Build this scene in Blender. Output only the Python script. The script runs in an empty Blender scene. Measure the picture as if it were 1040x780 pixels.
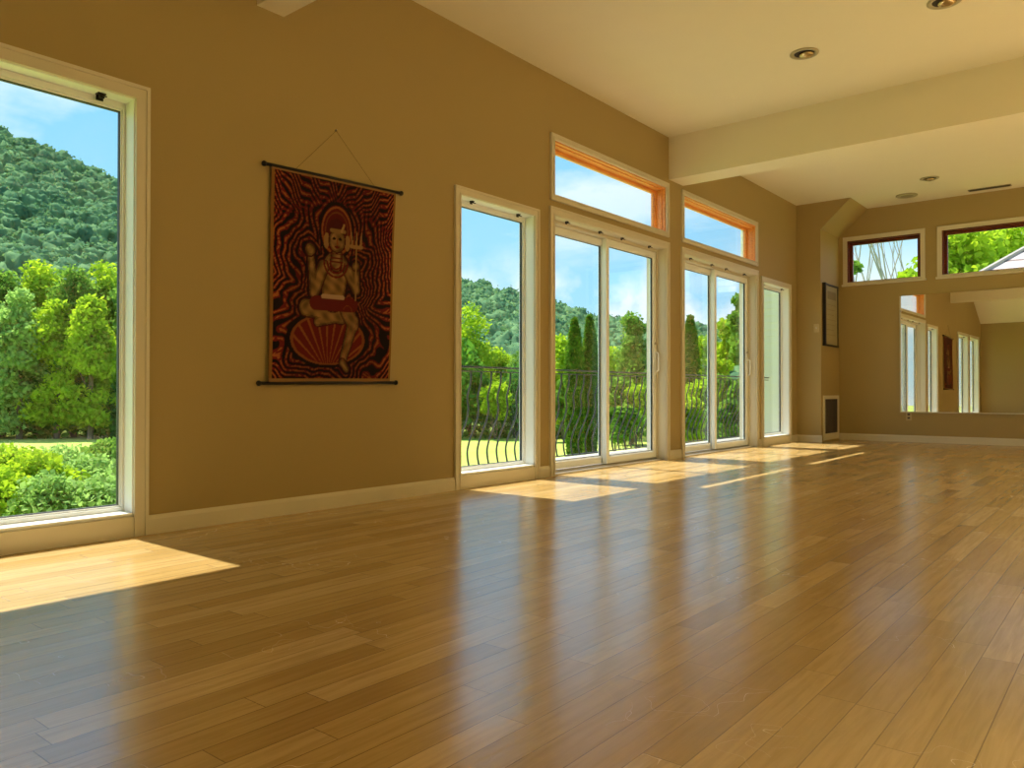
import bpy, bmesh, math, random
import numpy as np
from mathutils import Vector, Matrix
random.seed(7); np.random.seed(7)
C = bpy.context.scene.collection
S = bpy.context.scene
PI = math.pi

# ---------------------------------------------------------------- camera
EYE = Vector((0, 0, 0.69)); FPX = 790.17
yaw, pitch, roll = math.radians(39.078), math.radians(0.556), 0.0
FW = Vector((-math.sin(yaw)*math.cos(pitch), math.cos(yaw)*math.cos(pitch), math.sin(pitch)))
RT = Vector((math.cos(yaw), math.sin(yaw), 0)); UP = RT.cross(FW)
cd = bpy.data.cameras.new('camera'); cam = bpy.data.objects.new('camera', cd); C.objects.link(cam)
cd.sensor_width = 36; cd.lens = 36*FPX/1040; cd.clip_end = 3000; cd.clip_start = 0.05
m = Matrix((RT, UP, -FW)).transposed().to_4x4(); m.translation = EYE; cam.matrix_world = m
S.camera = cam

def at(px, py, depth):
    """world point seen at a photo pixel, at a given distance along the view"""
    px, py, depth = float(px), float(py), float(depth)
    return EYE + depth*(FW + RT*((px-520)/FPX) - UP*((py-390)/FPX))

# ---------------------------------------------------------------- world, sun, lights, exposure
w = bpy.data.worlds.new('sky'); S.world = w; w.use_nodes = True
nt = w.node_tree; nt.nodes.clear()
def N(nt, t, **kw):
    n = nt.nodes.new(t)
    for k, v in kw.items(): setattr(n, k, v)
    return n
def mth(nt, op, a, b=None, c=None, clamp=False):
    n = nt.nodes.new('ShaderNodeMath'); n.operation = op; n.use_clamp = clamp
    for i, v in enumerate((a, b, c)):
        if v is None: continue
        if isinstance(v, (int, float)): n.inputs[i].default_value = v
        else: nt.links.new(v, n.inputs[i])
    return n.outputs[0]
def ramp(nt, fac, stops, interp='LINEAR'):
    n = nt.nodes.new('ShaderNodeValToRGB'); n.color_ramp.interpolation = interp
    e = n.color_ramp.elements
    while len(e) < len(stops): e.new(0.5)
    for i, (p, c) in enumerate(stops):
        e[i].position = p; e[i].color = (*c, 1) if len(c) == 3 else c
    nt.links.new(fac, n.inputs[0]); return n.outputs[0]
def mix(nt, fac, a, b, blend='MIX'):
    n = nt.nodes.new('ShaderNodeMix'); n.data_type = 'RGBA'; n.blend_type = blend
    for s, v in ((0, fac), (6, a), (7, b)):
        if isinstance(v, (int, float)): n.inputs[s].default_value = v
        elif isinstance(v, tuple): n.inputs[s].default_value = (*v, 1) if len(v) == 3 else v
        else: nt.links.new(v, n.inputs[s])
    return n.outputs[2]
def noise(nt, vec, scale, detail=3, rough=.5, dist=0):
    n = nt.nodes.new('ShaderNodeTexNoise'); n.inputs['Scale'].default_value = scale
    n.inputs['Detail'].default_value = detail; n.inputs['Roughness'].default_value = rough
    n.inputs['Distortion'].default_value = dist
    if vec is not None: nt.links.new(vec, n.inputs['Vector'])
    return n.outputs[0]
tc = N(nt, 'ShaderNodeTexCoord'); sep = N(nt, 'ShaderNodeSeparateXYZ'); nt.links.new(tc.outputs['Generated'], sep.inputs[0])
z = mth(nt, 'MAXIMUM', sep.outputs[2], 0.0)
blue = ramp(nt, z, [(0, (.52, .78, .92)), (.12, (.34, .68, .93)), (.35, (.23, .58, .90)), (1, (.14, .38, .80))])
zz = mth(nt, 'ADD', z, 0.16)
cmb = N(nt, 'ShaderNodeCombineXYZ')
nt.links.new(mth(nt, 'DIVIDE', sep.outputs[0], zz), cmb.inputs[0]); nt.links.new(mth(nt, 'DIVIDE', sep.outputs[1], zz), cmb.inputs[1])
mpw = N(nt, 'ShaderNodeMapping'); mpw.inputs['Location'].default_value = (5.5, .2, 0); nt.links.new(cmb.outputs[0], mpw.inputs[0])
cn = noise(nt, mpw.outputs[0], 1.15, 6, .56)
cl = mth(nt, 'MULTIPLY', ramp(nt, cn, [(.47, (0, 0, 0)), (.60, (1, 1, 1))]), ramp(nt, z, [(.10, (.15, .15, .15)), (.26, (1, 1, 1))]))
low = ramp(nt, noise(nt, tc.outputs['Generated'], 7, 5, .55), [(.46, (0, 0, 0)), (.55, (1, 1, 1))])   # heaped clouds near the horizon
lowm = mth(nt, 'MULTIPLY', low, ramp(nt, z, [(0, (1, 1, 1)), (.12, (1, 1, 1)), (.19, (0, 0, 0))]))
cov = mth(nt, 'MAXIMUM', mth(nt, 'MULTIPLY', cl, .75), mth(nt, 'MULTIPLY', lowm, .85))
skyc = mix(nt, cov, blue, (.86, .93, .98))
bg = N(nt, 'ShaderNodeBackground'); nt.links.new(skyc, bg.inputs[0]); bg.inputs[1].default_value = 1.12
wo = N(nt, 'ShaderNodeOutputWorld'); nt.links.new(bg.outputs[0], wo.inputs[0])

sl = bpy.data.lights.new('sun', 'SUN'); sl.energy = 8.3; sl.angle = math.radians(.55); sl.color = (1, .95, .86)
sun = bpy.data.objects.new('sun', sl); C.objects.link(sun)
sun.rotation_euler = Vector((-1, 0.0, 1.876)).to_track_quat('Z', 'Y').to_euler(); sun.location = (-30, 5, 60)

def area(name, loc, tgt, sx, sy, power, col):
    l = bpy.data.lights.new(name, 'AREA'); l.shape = 'RECTANGLE'; l.size = sx; l.size_y = sy; l.energy = power; l.color = col
    o = bpy.data.objects.new(name, l); C.objects.link(o); o.location = loc
    o.rotation_euler = (Vector(loc)-Vector(tgt)).to_track_quat('Z', 'Y').to_euler(); return o
# added fill lamps below the solid ceiling, over the unseen right-hand half
FILL_XY = [(2.35, 0.6), (2.35, 4.8), (2.35, 9.4)]
for x, y in FILL_XY:
    o = area('ceiling_fill_lamp', (x, y, 3.24), (x, y, 0), 1.1, 2.6, 165, (1, .97, .88)); o.data.spread = math.radians(84)
S.view_settings.view_transform = 'Standard'; S.view_settings.look = 'None'
S.view_settings.exposure = 0.22; S.view_settings.gamma = 1; S.view_settings.use_curve_mapping = False

# ---------------------------------------------------------------- materials
def mat(name):
    m = bpy.data.materials.new(name); m.use_nodes = True; t = m.node_tree
    return m, t, t.nodes['Principled BSDF']
def simple(name, col, rough=.6, metal=0, bump=0, bscale=60, var=0.0, vscale=4, spec=None):
    m, t, b = mat(name)
    b.inputs['Roughness'].default_value = rough; b.inputs['Metallic'].default_value = metal
    if spec is not None: b.inputs['Specular IOR Level'].default_value = spec
    tc = t.nodes.new('ShaderNodeTexCoord')
    n = noise(t, tc.outputs['Object'], vscale, 4)
    lo = tuple(c*(1-var) for c in col); hi = tuple(min(1, c*(1+var)) for c in col)
    t.links.new(mix(t, n, lo, hi), b.inputs['Base Color'])
    if bump:
        bp = t.nodes.new('ShaderNodeBump'); bp.inputs['Strength'].default_value = bump; bp.inputs['Distance'].default_value = .002
        t.links.new(noise(t, tc.outputs['Object'], bscale, 3), bp.inputs['Height']); t.links.new(bp.outputs[0], b.inputs['Normal'])
    return m
M = {}
M['wall'] = simple('tan_wall_paint', (.378, .288, .120), .62, bump=.25, bscale=180, var=.03, vscale=1.5, spec=.3)
M['ceil'] = simple('cream_ceiling_paint', (.75, .70, .53), .8, bump=.2, bscale=150, var=.02, spec=.2)
M['trim'] = simple('cream_trim_paint', (.64, .595, .46), .4, var=.03)
M['vinyl'] = simple('white_vinyl', (.84, .87, .83), .35, var=.02)
M['gasket'] = simple('black_gasket', (.03, .035, .03), .5)
M['siding'] = simple('pale_exterior_siding', (.78, .80, .62), .7, var=.03)
M['dark'] = simple('dark_metal', (.025, .022, .02), .45, metal=.6)
M['iron'] = simple('black_wrought_iron', (.04, .05, .055), .45, metal=.3)
M['deck'] = simple('grey_deck_boards', (.42, .40, .36), .75, var=.2, vscale=8)
M['bark'] = simple('tree_bark', (.16, .12, .085), .9, var=.35, vscale=3, bump=.5, bscale=12)
M['palebark'] = simple('pale_bark', (.42, .38, .33), .9, var=.25, vscale=3)
M['chrome'] = simple('brushed_metal', (.5, .46, .38), .3, metal=.9)
M['brass'] = simple('warm_reflector', (.55, .42, .22), .25, metal=.8)
M['plate'] = simple('ivory_plastic', (.50, .40, .20), .45)
M['slot'] = simple('outlet_slot', (.06, .05, .04), .5)
M['ductdark'] = simple('dark_duct', (.02, .014, .012), .7)
M['panel'] = simple('olive_grey_board', (.36, .33, .20), .5, var=.08)
M['panelink'] = simple('faded_print', (.24, .21, .13), .6)
M['string'] = simple('hanging_string', (.12, .08, .04), .9)
M['soil'] = simple('dark_soil', (.10, .08, .05), .95, var=.3)

def wood(name, a, b_, rough=.35, axis='Y'):
    m, t, b = mat(name); tc = t.nodes.new('ShaderNodeTexCoord'); mp = t.nodes.new('ShaderNodeMapping')
    mp.inputs['Scale'].default_value = {'Y': (30, 1.5, 30), 'Z': (30, 30, 1.5), 'X': (1.5, 30, 30)}[axis]
    t.links.new(tc.outputs['Object'], mp.inputs[0])
    n = noise(t, mp.outputs[0], 2, 5, .6, .6)
    t.links.new(ramp(t, n, [(.3, a), (.7, b_)]), b.inputs['Base Color']); b.inputs['Roughness'].default_value = rough
    return m
M['fir'] = wood('varnished_fir', (.62, .22, .045), (.86, .40, .10), .3)
M['red_wood'] = wood('dark_red_wood', (.10, .018, .008), (.17, .035, .015), .3, 'X')

def glass_mat(name, tint, refl):
    m = bpy.data.materials.new(name); m.use_nodes = True; t = m.node_tree; t.nodes.clear()
    tr = t.nodes.new('ShaderNodeBsdfTransparent'); tr.inputs[0].default_value = (*tint, 1)
    gl = t.nodes.new('ShaderNodeBsdfGlossy'); gl.inputs['Roughness'].default_value = .02; gl.inputs[0].default_value = (1, 1, 1, 1)
    ge = t.nodes.new('ShaderNodeNewGeometry'); dt = t.nodes.new('ShaderNodeVectorMath'); dt.operation = 'DOT_PRODUCT'
    t.links.new(ge.outputs['Normal'], dt.inputs[0]); t.links.new(ge.outputs['Incoming'], dt.inputs[1])
    om = mth(t, 'SUBTRACT', 1.0, mth(t, 'ABSOLUTE', dt.outputs['Value']))
    fres = mth(t, 'ADD', mth(t, 'MULTIPLY', mth(t, 'POWER', om, 5.0), 1-refl), refl)
    mx = t.nodes.new('ShaderNodeMixShader'); o = t.nodes.new('ShaderNodeOutputMaterial')
    t.links.new(fres, mx.inputs[0]); t.links.new(tr.outputs[0], mx.inputs[1]); t.links.new(gl.outputs[0], mx.inputs[2])
    t.links.new(mx.outputs[0], o.inputs[0]); return m
M['glass'] = glass_mat('window_glass', (.97, .985, .975), .015)
m, t, b = mat('mirror_silver'); b.inputs['Base Color'].default_value = (.93, .94, .90, 1); b.inputs['Metallic'].default_value = 1; b.inputs['Roughness'].default_value = .004
M['mirror'] = m

def floor_mat():
    m, t, b = mat('oak_strip_floor'); tc = t.nodes.new('ShaderNodeTexCoord'); sp = t.nodes.new('ShaderNodeSeparateXYZ')
    t.links.new(tc.outputs['Object'], sp.inputs[0]); X, Y = sp.outputs[0], sp.outputs[1]
    W = .083
    rx = mth(t, 'DIVIDE', X, W); row = mth(t, 'FLOOR', rx)
    wn = t.nodes.new('ShaderNodeTexWhiteNoise'); wn.noise_dimensions = '1D'; t.links.new(row, wn.inputs['W'])
    ry = mth(t, 'ADD', mth(t, 'DIVIDE', Y, .82), mth(t, 'MULTIPLY', wn.outputs[0], 7.3)); bid = mth(t, 'FLOOR', ry)
    cb = t.nodes.new('ShaderNodeCombineXYZ'); t.links.new(row, cb.inputs[0]); t.links.new(bid, cb.inputs[1])
    w2 = t.nodes.new('ShaderNodeTexWhiteNoise'); w2.noise_dimensions = '3D'; t.links.new(cb.outputs[0], w2.inputs[0])
    base = ramp(t, w2.outputs[0], [(0, (.46, .285, .09)), (.25, (.54, .35, .12)), (.7, (.59, .39, .14)), (1, (.68, .47, .20))])
    # grain, shifted per board
    off = t.nodes.new('ShaderNodeVectorMath'); off.operation = 'MULTIPLY_ADD'
    t.links.new(w2.outputs[1], off.inputs[0]); off.inputs[1].default_value = (9, 9, 9); t.links.new(tc.outputs['Object'], off.inputs[2])
    mp = t.nodes.new('ShaderNodeMapping'); mp.inputs['Scale'].default_value = (26, 1.6, 1); t.links.new(off.outputs[0], mp.inputs[0])
    g = noise(t, mp.outputs[0], 2.2, 6, .62, .5)
    col = mix(t, mth(t, 'MULTIPLY', ramp(t, g, [(.35, (1, 1, 1)), (.6, (0, 0, 0))]), .45), base, (.34, .205, .055))
    fx = mth(t, 'FRACT', rx); fy = mth(t, 'FRACT', ry)
    ex = mth(t, 'MINIMUM', fx, mth(t, 'SUBTRACT', 1.0, fx)); ey = mth(t, 'MINIMUM', fy, mth(t, 'SUBTRACT', 1.0, fy))
    gap = mth(t, 'MAXIMUM', mth(t, 'LESS_THAN', ex, .016), mth(t, 'LESS_THAN', ey, .0014))
    col = mix(t, mth(t, 'MULTIPLY', gap, .6), col, (.10, .05, .015))
    t.links.new(col, b.inputs['Base Color'])
    # scuffs and fine scratches in the varnish
    v = t.nodes.new('ShaderNodeTexVoronoi'); v.feature = 'DISTANCE_TO_EDGE'; v.inputs['Scale'].default_value = 3.2
    wob = t.nodes.new('ShaderNodeVectorMath'); wob.operation = 'MULTIPLY_ADD'
    nz = t.nodes.new('ShaderNodeTexNoise'); nz.inputs['Scale'].default_value = 5; t.links.new(tc.outputs['Object'], nz.inputs[0])
    t.links.new(nz.outputs['Color'], wob.inputs[0]); wob.inputs[1].default_value = (.5, .5, 0); t.links.new(tc.outputs['Object'], wob.inputs[2])
    t.links.new(wob.outputs[0], v.inputs[0])
    scr = mth(t, 'MULTIPLY', mth(t, 'LESS_THAN', v.outputs[0], .0012), ramp(t, noise(t, tc.outputs['Object'], 2.3, 2), [(.48, (0, 0, 0)), (.6, (1, 1, 1))]))
    r = mth(t, 'ADD', mth(t, 'MULTIPLY', noise(t, tc.outputs['Object'], 1.6, 5, .6), .18), .12)
    t.links.new(mth(t, 'ADD', r, mth(t, 'MULTIPLY', scr, .10)), b.inputs['Roughness'])
    b.inputs['IOR'].default_value = 2.15
    mp2 = t.nodes.new('ShaderNodeMapping'); mp2.inputs['Scale'].default_value = (9, 1.4, 1); t.links.new(tc.outputs['Object'], mp2.inputs[0])
    hgt = mth(t, 'ADD', mth(t, 'MULTIPLY', noise(t, mp2.outputs[0], 2.5, 4, .6), .9),
              mth(t, 'ADD', mth(t, 'MULTIPLY', gap, -.35), mth(t, 'MULTIPLY', scr, -.22)))
    hgt = mth(t, 'ADD', hgt, mth(t, 'MULTIPLY', w2.outputs[0], .12))
    for ang, sc, sd in ((35, 2.2, 3.0), (-50, 1.7, 9.0), (80, 2.0, 15.0)):
        mr = t.nodes.new('ShaderNodeMapping'); mr.inputs['Rotation'].default_value = (0, 0, math.radians(ang)); mr.inputs['Location'].default_value = (sd, sd, 0); mr.inputs['Scale'].default_value = (1, .16, 1)
        t.links.new(wob.outputs[0], mr.inputs[0]); vv = t.nodes.new('ShaderNodeTexVoronoi'); vv.feature = 'DISTANCE_TO_EDGE'; vv.inputs['Scale'].default_value = sc*4
        t.links.new(mr.outputs[0], vv.inputs[0])
        gate = ramp(t, noise(t, mr.outputs[0], sc*2.3, 3), [(.50, (0, 0, 0)), (.58, (1, 1, 1))])
        hgt = mth(t, 'ADD', hgt, mth(t, 'MULTIPLY', mth(t, 'MULTIPLY', mth(t, 'LESS_THAN', vv.outputs[0], .014), gate), -.35))
    hgt = mth(t, 'ADD', hgt, mth(t, 'MULTIPLY', noise(t, tc.outputs['Object'], 14, 4, .6), .35))
    bp = t.nodes.new('ShaderNodeBump'); bp.inputs['Strength'].default_value = .35; bp.inputs['Distance'].default_value = .0022
    t.links.new(hgt, bp.inputs['Height']); t.links.new(bp.outputs[0], b.inputs['Normal'])
    return m
M['floor'] = floor_mat()

def leaf_mat(name, dark, light, trans, vs=.6, tw=.5):
    m = bpy.data.materials.new(name); m.use_nodes = True; t = m.node_tree; t.nodes.clear()
    tc = t.nodes.new('ShaderNodeTexCoord')
    col = ramp(t, noise(t, tc.outputs['Object'], vs, 4, .7), [(.32, dark), (.68, light)])
    d = t.nodes.new('ShaderNodeBsdfDiffuse'); tl = t.nodes.new('ShaderNodeBsdfTranslucent')
    t.links.new(col, d.inputs[0]); t.links.new(mix(t, 1.0, col, trans, 'MULTIPLY'), tl.inputs[0])
    mx = t.nodes.new('ShaderNodeMixShader'); mx.inputs[0].default_value = tw
    o = t.nodes.new('ShaderNodeOutputMaterial')
    t.links.new(d.outputs[0], mx.inputs[1]); t.links.new(tl.outputs[0], mx.inputs[2]); t.links.new(mx.outputs[0], o.inputs[0]); return m
M['leaf_bright'] = leaf_mat('yellow_green_leaves', (.18, .36, .03), (.46, .64, .045), (1.5, 1.3, .7))
M['leaf_mid'] = leaf_mat('mid_green_leaves', (.08, .21, .04), (.25, .44, .07), (1.3, 1.2, .8))
M['leaf_grey'] = leaf_mat('soft_green_leaves', (.20, .38, .10), (.42, .60, .20), (1.2, 1.2, .9), 2)
M['leaf_dark'] = leaf_mat('dark_green_leaves', (.05, .15, .03), (.13, .30, .045), (1.2, 1.2, .7))
M['cypress'] = leaf_mat('cypress_foliage', (.05, .14, .02), (.16, .32, .03), (1.1, 1.1, .6), 3, .35)
M['forest'] = leaf_mat('haze_tinted_forest_leaves', (.045, .15, .09), (.24, .40, .17), (1.1, 1.1, .8), .10, .3)  # blue-green mixed into the leaf colour to stand in for distance haze
m, t, b = mat('meadow_grass'); tc = t.nodes.new('ShaderNodeTexCoord')
t.links.new(ramp(t, noise(t, tc.outputs['Object'], .25, 6, .7), [(.3, (.28, .40, .045)), (.7, (.48, .55, .085))]), b.inputs['Base Color']); b.inputs['Roughness'].default_value = .9
M['grass'] = m
m, t, b = mat('roof_shingles'); tc = t.nodes.new('ShaderNodeTexCoord'); sp = t.nodes.new('ShaderNodeSeparateXYZ'); t.links.new(tc.outputs['Object'], sp.inputs[0])
fr = mth(t, 'FRACT', mth(t, 'MULTIPLY', sp.outputs[2], 5.2))
t.links.new(mix(t, mth(t, 'LESS_THAN', fr, .22), (.62, .50, .46), (.22, .16, .15)), b.inputs['Base Color']); b.inputs['Roughness'].default_value = .85
M['shingle'] = m

# ---------------------------------------------------------------- mesh helpers
def tag(o, label=None, cat=None, group=None, kind=None):
    for k, v in (('label', label), ('category', cat), ('group', group), ('kind', kind)):
        if v: o[k] = v
    return o
def empty(name, loc=(0, 0, 0), **kw):
    o = bpy.data.objects.new(name, None); o.empty_display_size = .1; C.objects.link(o); o.location = loc; return tag(o, **kw)
class MB:
    def __init__(s): s.v = []; s.f = []
    def box(s, a, b):
        x0, x1 = sorted((a[0], b[0])); y0, y1 = sorted((a[1], b[1])); z0, z1 = sorted((a[2], b[2])); n = len(s.v)
        s.v += [(x0, y0, z0), (x1, y0, z0), (x1, y1, z0), (x0, y1, z0), (x0, y0, z1), (x1, y0, z1), (x1, y1, z1), (x0, y1, z1)]
        s.f += [tuple(n+i for i in q) for q in ((0, 3, 2, 1), (4, 5, 6, 7), (0, 1, 5, 4), (1, 2, 6, 5), (2, 3, 7, 6), (3, 0, 4, 7))]; return s
    def prism(s, poly, axis, a, b):
        """poly: 2-D points in the two axes other than `axis` (cyclic order), extruded a..b"""
        n = len(s.v); k = len(poly)
        for c in (a, b):
            for p in poly:
                s.v.append({'x': (c, p[0], p[1]), 'y': (p[0], c, p[1]), 'z': (p[0], p[1], c)}[axis])
        s.f.append(tuple(range(n, n+k))); s.f.append(tuple(range(n+2*k-1, n+k-1, -1)))
        for i in range(k):
            j = (i+1) % k; s.f.append((n+i, n+k+i, n+k+j, n+j))
        return s
    def tube(s, pts, rad, seg=8):
        pts = [Vector(p) for p in pts]; n0 = len(s.v)
        if not hasattr(rad, '__len__'): rad = [rad]*len(pts)
        ref = None
        for i, p in enumerate(pts):
            d = (pts[min(i+1, len(pts)-1)]-pts[max(i-1, 0)]).normalized()
            if ref is None: ref = d.orthogonal().normalized()
            ref = (ref-d*ref.dot(d)).normalized(); u = d.cross(ref)
            for k in range(seg):
                a = 2*PI*k/seg; s.v.append(tuple(p+(ref*math.cos(a)+u*math.sin(a))*rad[i]))
        for i in range(len(pts)-1):
            for k in range(seg):
                a = n0+i*seg+k; b = n0+i*seg+(k+1) % seg; s.f.append((a, b, b+seg, a+seg))
        s.f.append(tuple(range(n0+seg-1, n0-1, -1))); e = n0+(len(pts)-1)*seg; s.f.append(tuple(range(e, e+seg))); return s
    def lathe(s, prof, c, seg=32, axis='z'):
        n0 = len(s.v)
        for r, h in prof:
            for k in range(seg):
                a = 2*PI*k/seg; q = (r*math.cos(a), r*math.sin(a), h)
                if axis == 'x': q = (q[2], q[0], q[1])
                if axis == 'y': q = (q[0], q[2], q[1])
                s.v.append((c[0]+q[0], c[1]+q[1], c[2]+q[2]))
        for i in range(len(prof)-1):
            for k in range(seg):
                a = n0+i*seg+k; b = n0+i*seg+(k+1) % seg; s.f.append((a, b, b+seg, a+seg))
        s.f.append(tuple(range(n0+seg-1, n0-1, -1))); e = n0+(len(prof)-1)*seg; s.f.append(tuple(range(e, e+seg))); return s
    def build(s, name, m, parent=None, smooth=False, bevel=0, **kw):
        me = bpy.data.meshes.new(name); me.from_pydata(s.v, [], s.f); me.update()
        bm = bmesh.new(); bm.from_mesh(me); bmesh.ops.recalc_face_normals(bm, faces=bm.faces); bm.to_mesh(me); bm.free()
        me.materials.append(m); o = bpy.data.objects.new(name, me); C.objects.link(o)
        if smooth:
            for p in me.polygons: p.use_smooth = len(p.vertices) < 5
        if bevel:
            md = o.modifiers.new('bevel', 'BEVEL'); md.width = bevel; md.segments = 2; md.limit_method = 'ANGLE'
        if parent:
            o.parent = parent
            o.matrix_parent_inverse = Matrix.Translation(-Vector(parent.location)) if parent.location.length else Matrix.Identity(4)
        return tag(o, **kw)

# ---------------------------------------------------------------- room dimensions
WX = -3.74; FY = 11.70; RX = 3.20; BY = -1.20; CZ = 3.277; TH = .16
def wall_cells(a0, a1, z0, z1, holes):
    ys = sorted({a0, a1, *[h[0] for h in holes], *[h[1] for h in holes]}); out = []
    for i in range(len(ys)-1):
        ya, yb = ys[i], ys[i+1]; c = (ya+yb)/2
        hz = sorted((h[2], h[3]) for h in holes if h[0] < c < h[1]); zc = z0
        for p, q in hz:
            if p > zc: out.append((ya, yb, zc, p))
            zc = q
        if zc < z1: out.append((ya, yb, zc, z1))
    return out
T0 = (-.82, .36, .10, 2.09); T1 = (.60, 1.742, .10, 2.09); N1 = (4.02, 4.878, .10, 2.08); N2 = (9.64, 10.56, .10, 2.08)
D1 = (5.145, 7.060, .0, 2.135); D2 = (7.455, 9.410, .0, 2.135)
R1 = (5.145, 7.068, 2.302, 2.750); R2 = (7.455, 9.410, 2.302, 2.750)
bigt = lambda o: (o[0]-.046, o[1]+.046, o[2]-.03, o[3]+.044)
big = lambda o: (o[0]-.052, o[1]+.052, o[2]-.03, o[3]+.052)
mb = MB()
for ya, yb, za, zb in wall_cells(BY-TH, FY+TH, 0, CZ+.25, [big(T0), big(T1), big(N1), D1, bigt(R1), D2, bigt(R2), big(N2)]): mb.box((WX-TH, ya, za), (WX, yb, zb))
mb.build('wall_left', M['wall'], kind='structure')
F1 = (-3.295, -2.345, 2.225, 2.845); F2 = (-2.085, -.10, 2.225, 2.845)
mb = MB()
for xa, xb, za, zb in wall_cells(WX, RX, 0, CZ+.25, [F1, F2]): mb.box((xa, FY, za), (xb, FY+TH, zb))
mb.build('wall_far', M['wall'], kind='structure')
MB().box((RX, BY, 0), (RX+TH, FY, CZ+.25)).build('wall_right', M['wall'], kind='structure')
MB().box((WX, BY-TH, 0), (RX+TH, BY, CZ+.25)).build('wall_back', M['wall'], kind='structure')
MB().box((WX-TH, BY-TH, -.25), (RX+TH, FY+TH, 0)).build('floor', M['floor'], kind='structure')
MB().prism([(FY, CZ), (FY, CZ+.2), (BY, CZ+.2), (BY, 2.54), (.15, CZ)], 'x', WX, RX).build('ceiling', M['ceil'], kind='structure')
MB().prism([(WX, 0), (-3.413, 0), (-3.413, 2.905), (-3.02, CZ), (WX, CZ)], 'y', 10.88, FY).build('wall_chase', M['wall'], kind='structure')
MB().box((WX, 7.14, 2.847), (RX, 7.455, CZ)).build('ceiling_beam_wide', M['ceil'], kind='structure')
MB().box((WX, 2.40, 2.795), (RX, 2.57, CZ)).build('ceiling_beam_narrow', M['ceil'], kind='structure')

# baseboards
def bb(poly_segments, name):
    mb = MB()
    for a, b_ in poly_segments:
        # each segment: axis-aligned run
        if abs(a[0]-b_[0]) < 1e-6:
            s = a[2]; mb.prism([(a[0], 0), (a[0]+s*.014, 0), (a[0]+s*.014, .072), (a[0]+s*.007, .092), (a[0], .092)], 'y', a[1], b_[1])
        else:
            s = a[2]; mb.prism([(a[1], 0), (a[1]+s*.014, 0), (a[1]+s*.014, .072), (a[1]+s*.007, .092), (a[1], .092)], 'x', a[0], b_[0])
    return mb.build(name, M['trim'], kind='structure')
bb([((WX, T1[1]+.07, 1), (WX, N1[0]-.058, 1)), ((WX, N1[1]+.07, 1), (WX, D1[0]-.066, 1)), ((WX, D1[1]+.068, 1), (WX, D2[0]-.066, 1)),
    ((WX, D2[1]+.068, 1), (WX, N2[0]-.066, 1)), ((WX, N2[1]+.066, 1), (WX, 10.88, 1)), ((WX, T0[1]+.07, 1), (WX, T1[0]-.07, 1)), ((WX, BY, 1), (WX, T0[0]-.07, 1))], 'baseboard_left')
bb([((WX+.014, 10.88, -1), (-3.40, 10.88, -1))], 'baseboard_chase')
bb([((-3.413, FY, -1), (RX, FY, -1))], 'baseboard_far')
bb([((WX+.014, BY, 1), (RX, BY, 1))], 'baseboard_back')
bb([((RX, BY+.014, -1), (RX, FY-.014, -1))], 'baseboard_right')

# ---------------------------------------------------------------- casings and windows in the window wall (plane x = WX)
def casing(mb, y0, y1, z0, z1, wd, x=WX, bottom=True):
    """moulded boards around an opening y0..y1, z0..z1 with outer raised band; face looks to +x"""
    zb = z0-wd if bottom else 0; e = .0006
    mb.box((x, y0-wd, zb), (x+.013, y0, z1)); mb.box((x, y1, zb), (x+.013, y1+wd, z1)); mb.box((x, y0-wd, z1), (x+.013, y1+wd, z1+wd))
    if bottom: mb.box((x, y0, zb), (x+.013, y1, z0))
    for (t, o, i_) in ((.020, .0, .018), (.018, wd-.012, wd)):      # outer band, inner bead
        A, B, Cc, D = y0-wd+o+e, y1+wd-o-e, (zb+o+e if bottom else e), z1+wd-o-e
        wv = i_-o-2*e
        mb.box((x+.0125, A, Cc), (x+t, A+wv, D)); mb.box((x+.0125, B-wv, Cc), (x+t, B, D)); mb.box((x+.0125, A+wv, D-wv), (x+t, B-wv, D))
        if bottom: mb.box((x+.0125, A+wv, Cc), (x+t, B-wv, Cc+wv))
def ring(mb, y0, y1, z0, z1, wl, wr, wb, wt, xa, xb):
    mb.box((xa, y0, z0), (xb, y0+wl, z1)); mb.box((xa, y1-wr, z0), (xb, y1, z1))
    mb.box((xa, y0+wl, z0), (xb, y1-wr, z0+wb)); mb.box((xa, y0+wl, z1-wt), (xb, y1-wr, z1))
def bracket(parent, y, zt, x=WX-.045, big=False):
    s = 1.15 if big else .85
    b = MB(); b.box((x-.014*s, y-.016*s, zt-.006), (x+.014*s, y+.016*s, zt-.0005)); b.box((x-.014*s, y-.014*s, zt-.026*s), (x-.009*s, y+.014*s, zt))
    b.box((x+.006*s, y-.010*s, zt-.020*s), (x+.012*s, y+.010*s, zt)); b.tube([(x+.010, y, zt-.014), (x+.030*s, y+.012, zt-.020)], .003, 6)
    b.build('blind_bracket', M['dark'], parent)
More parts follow.
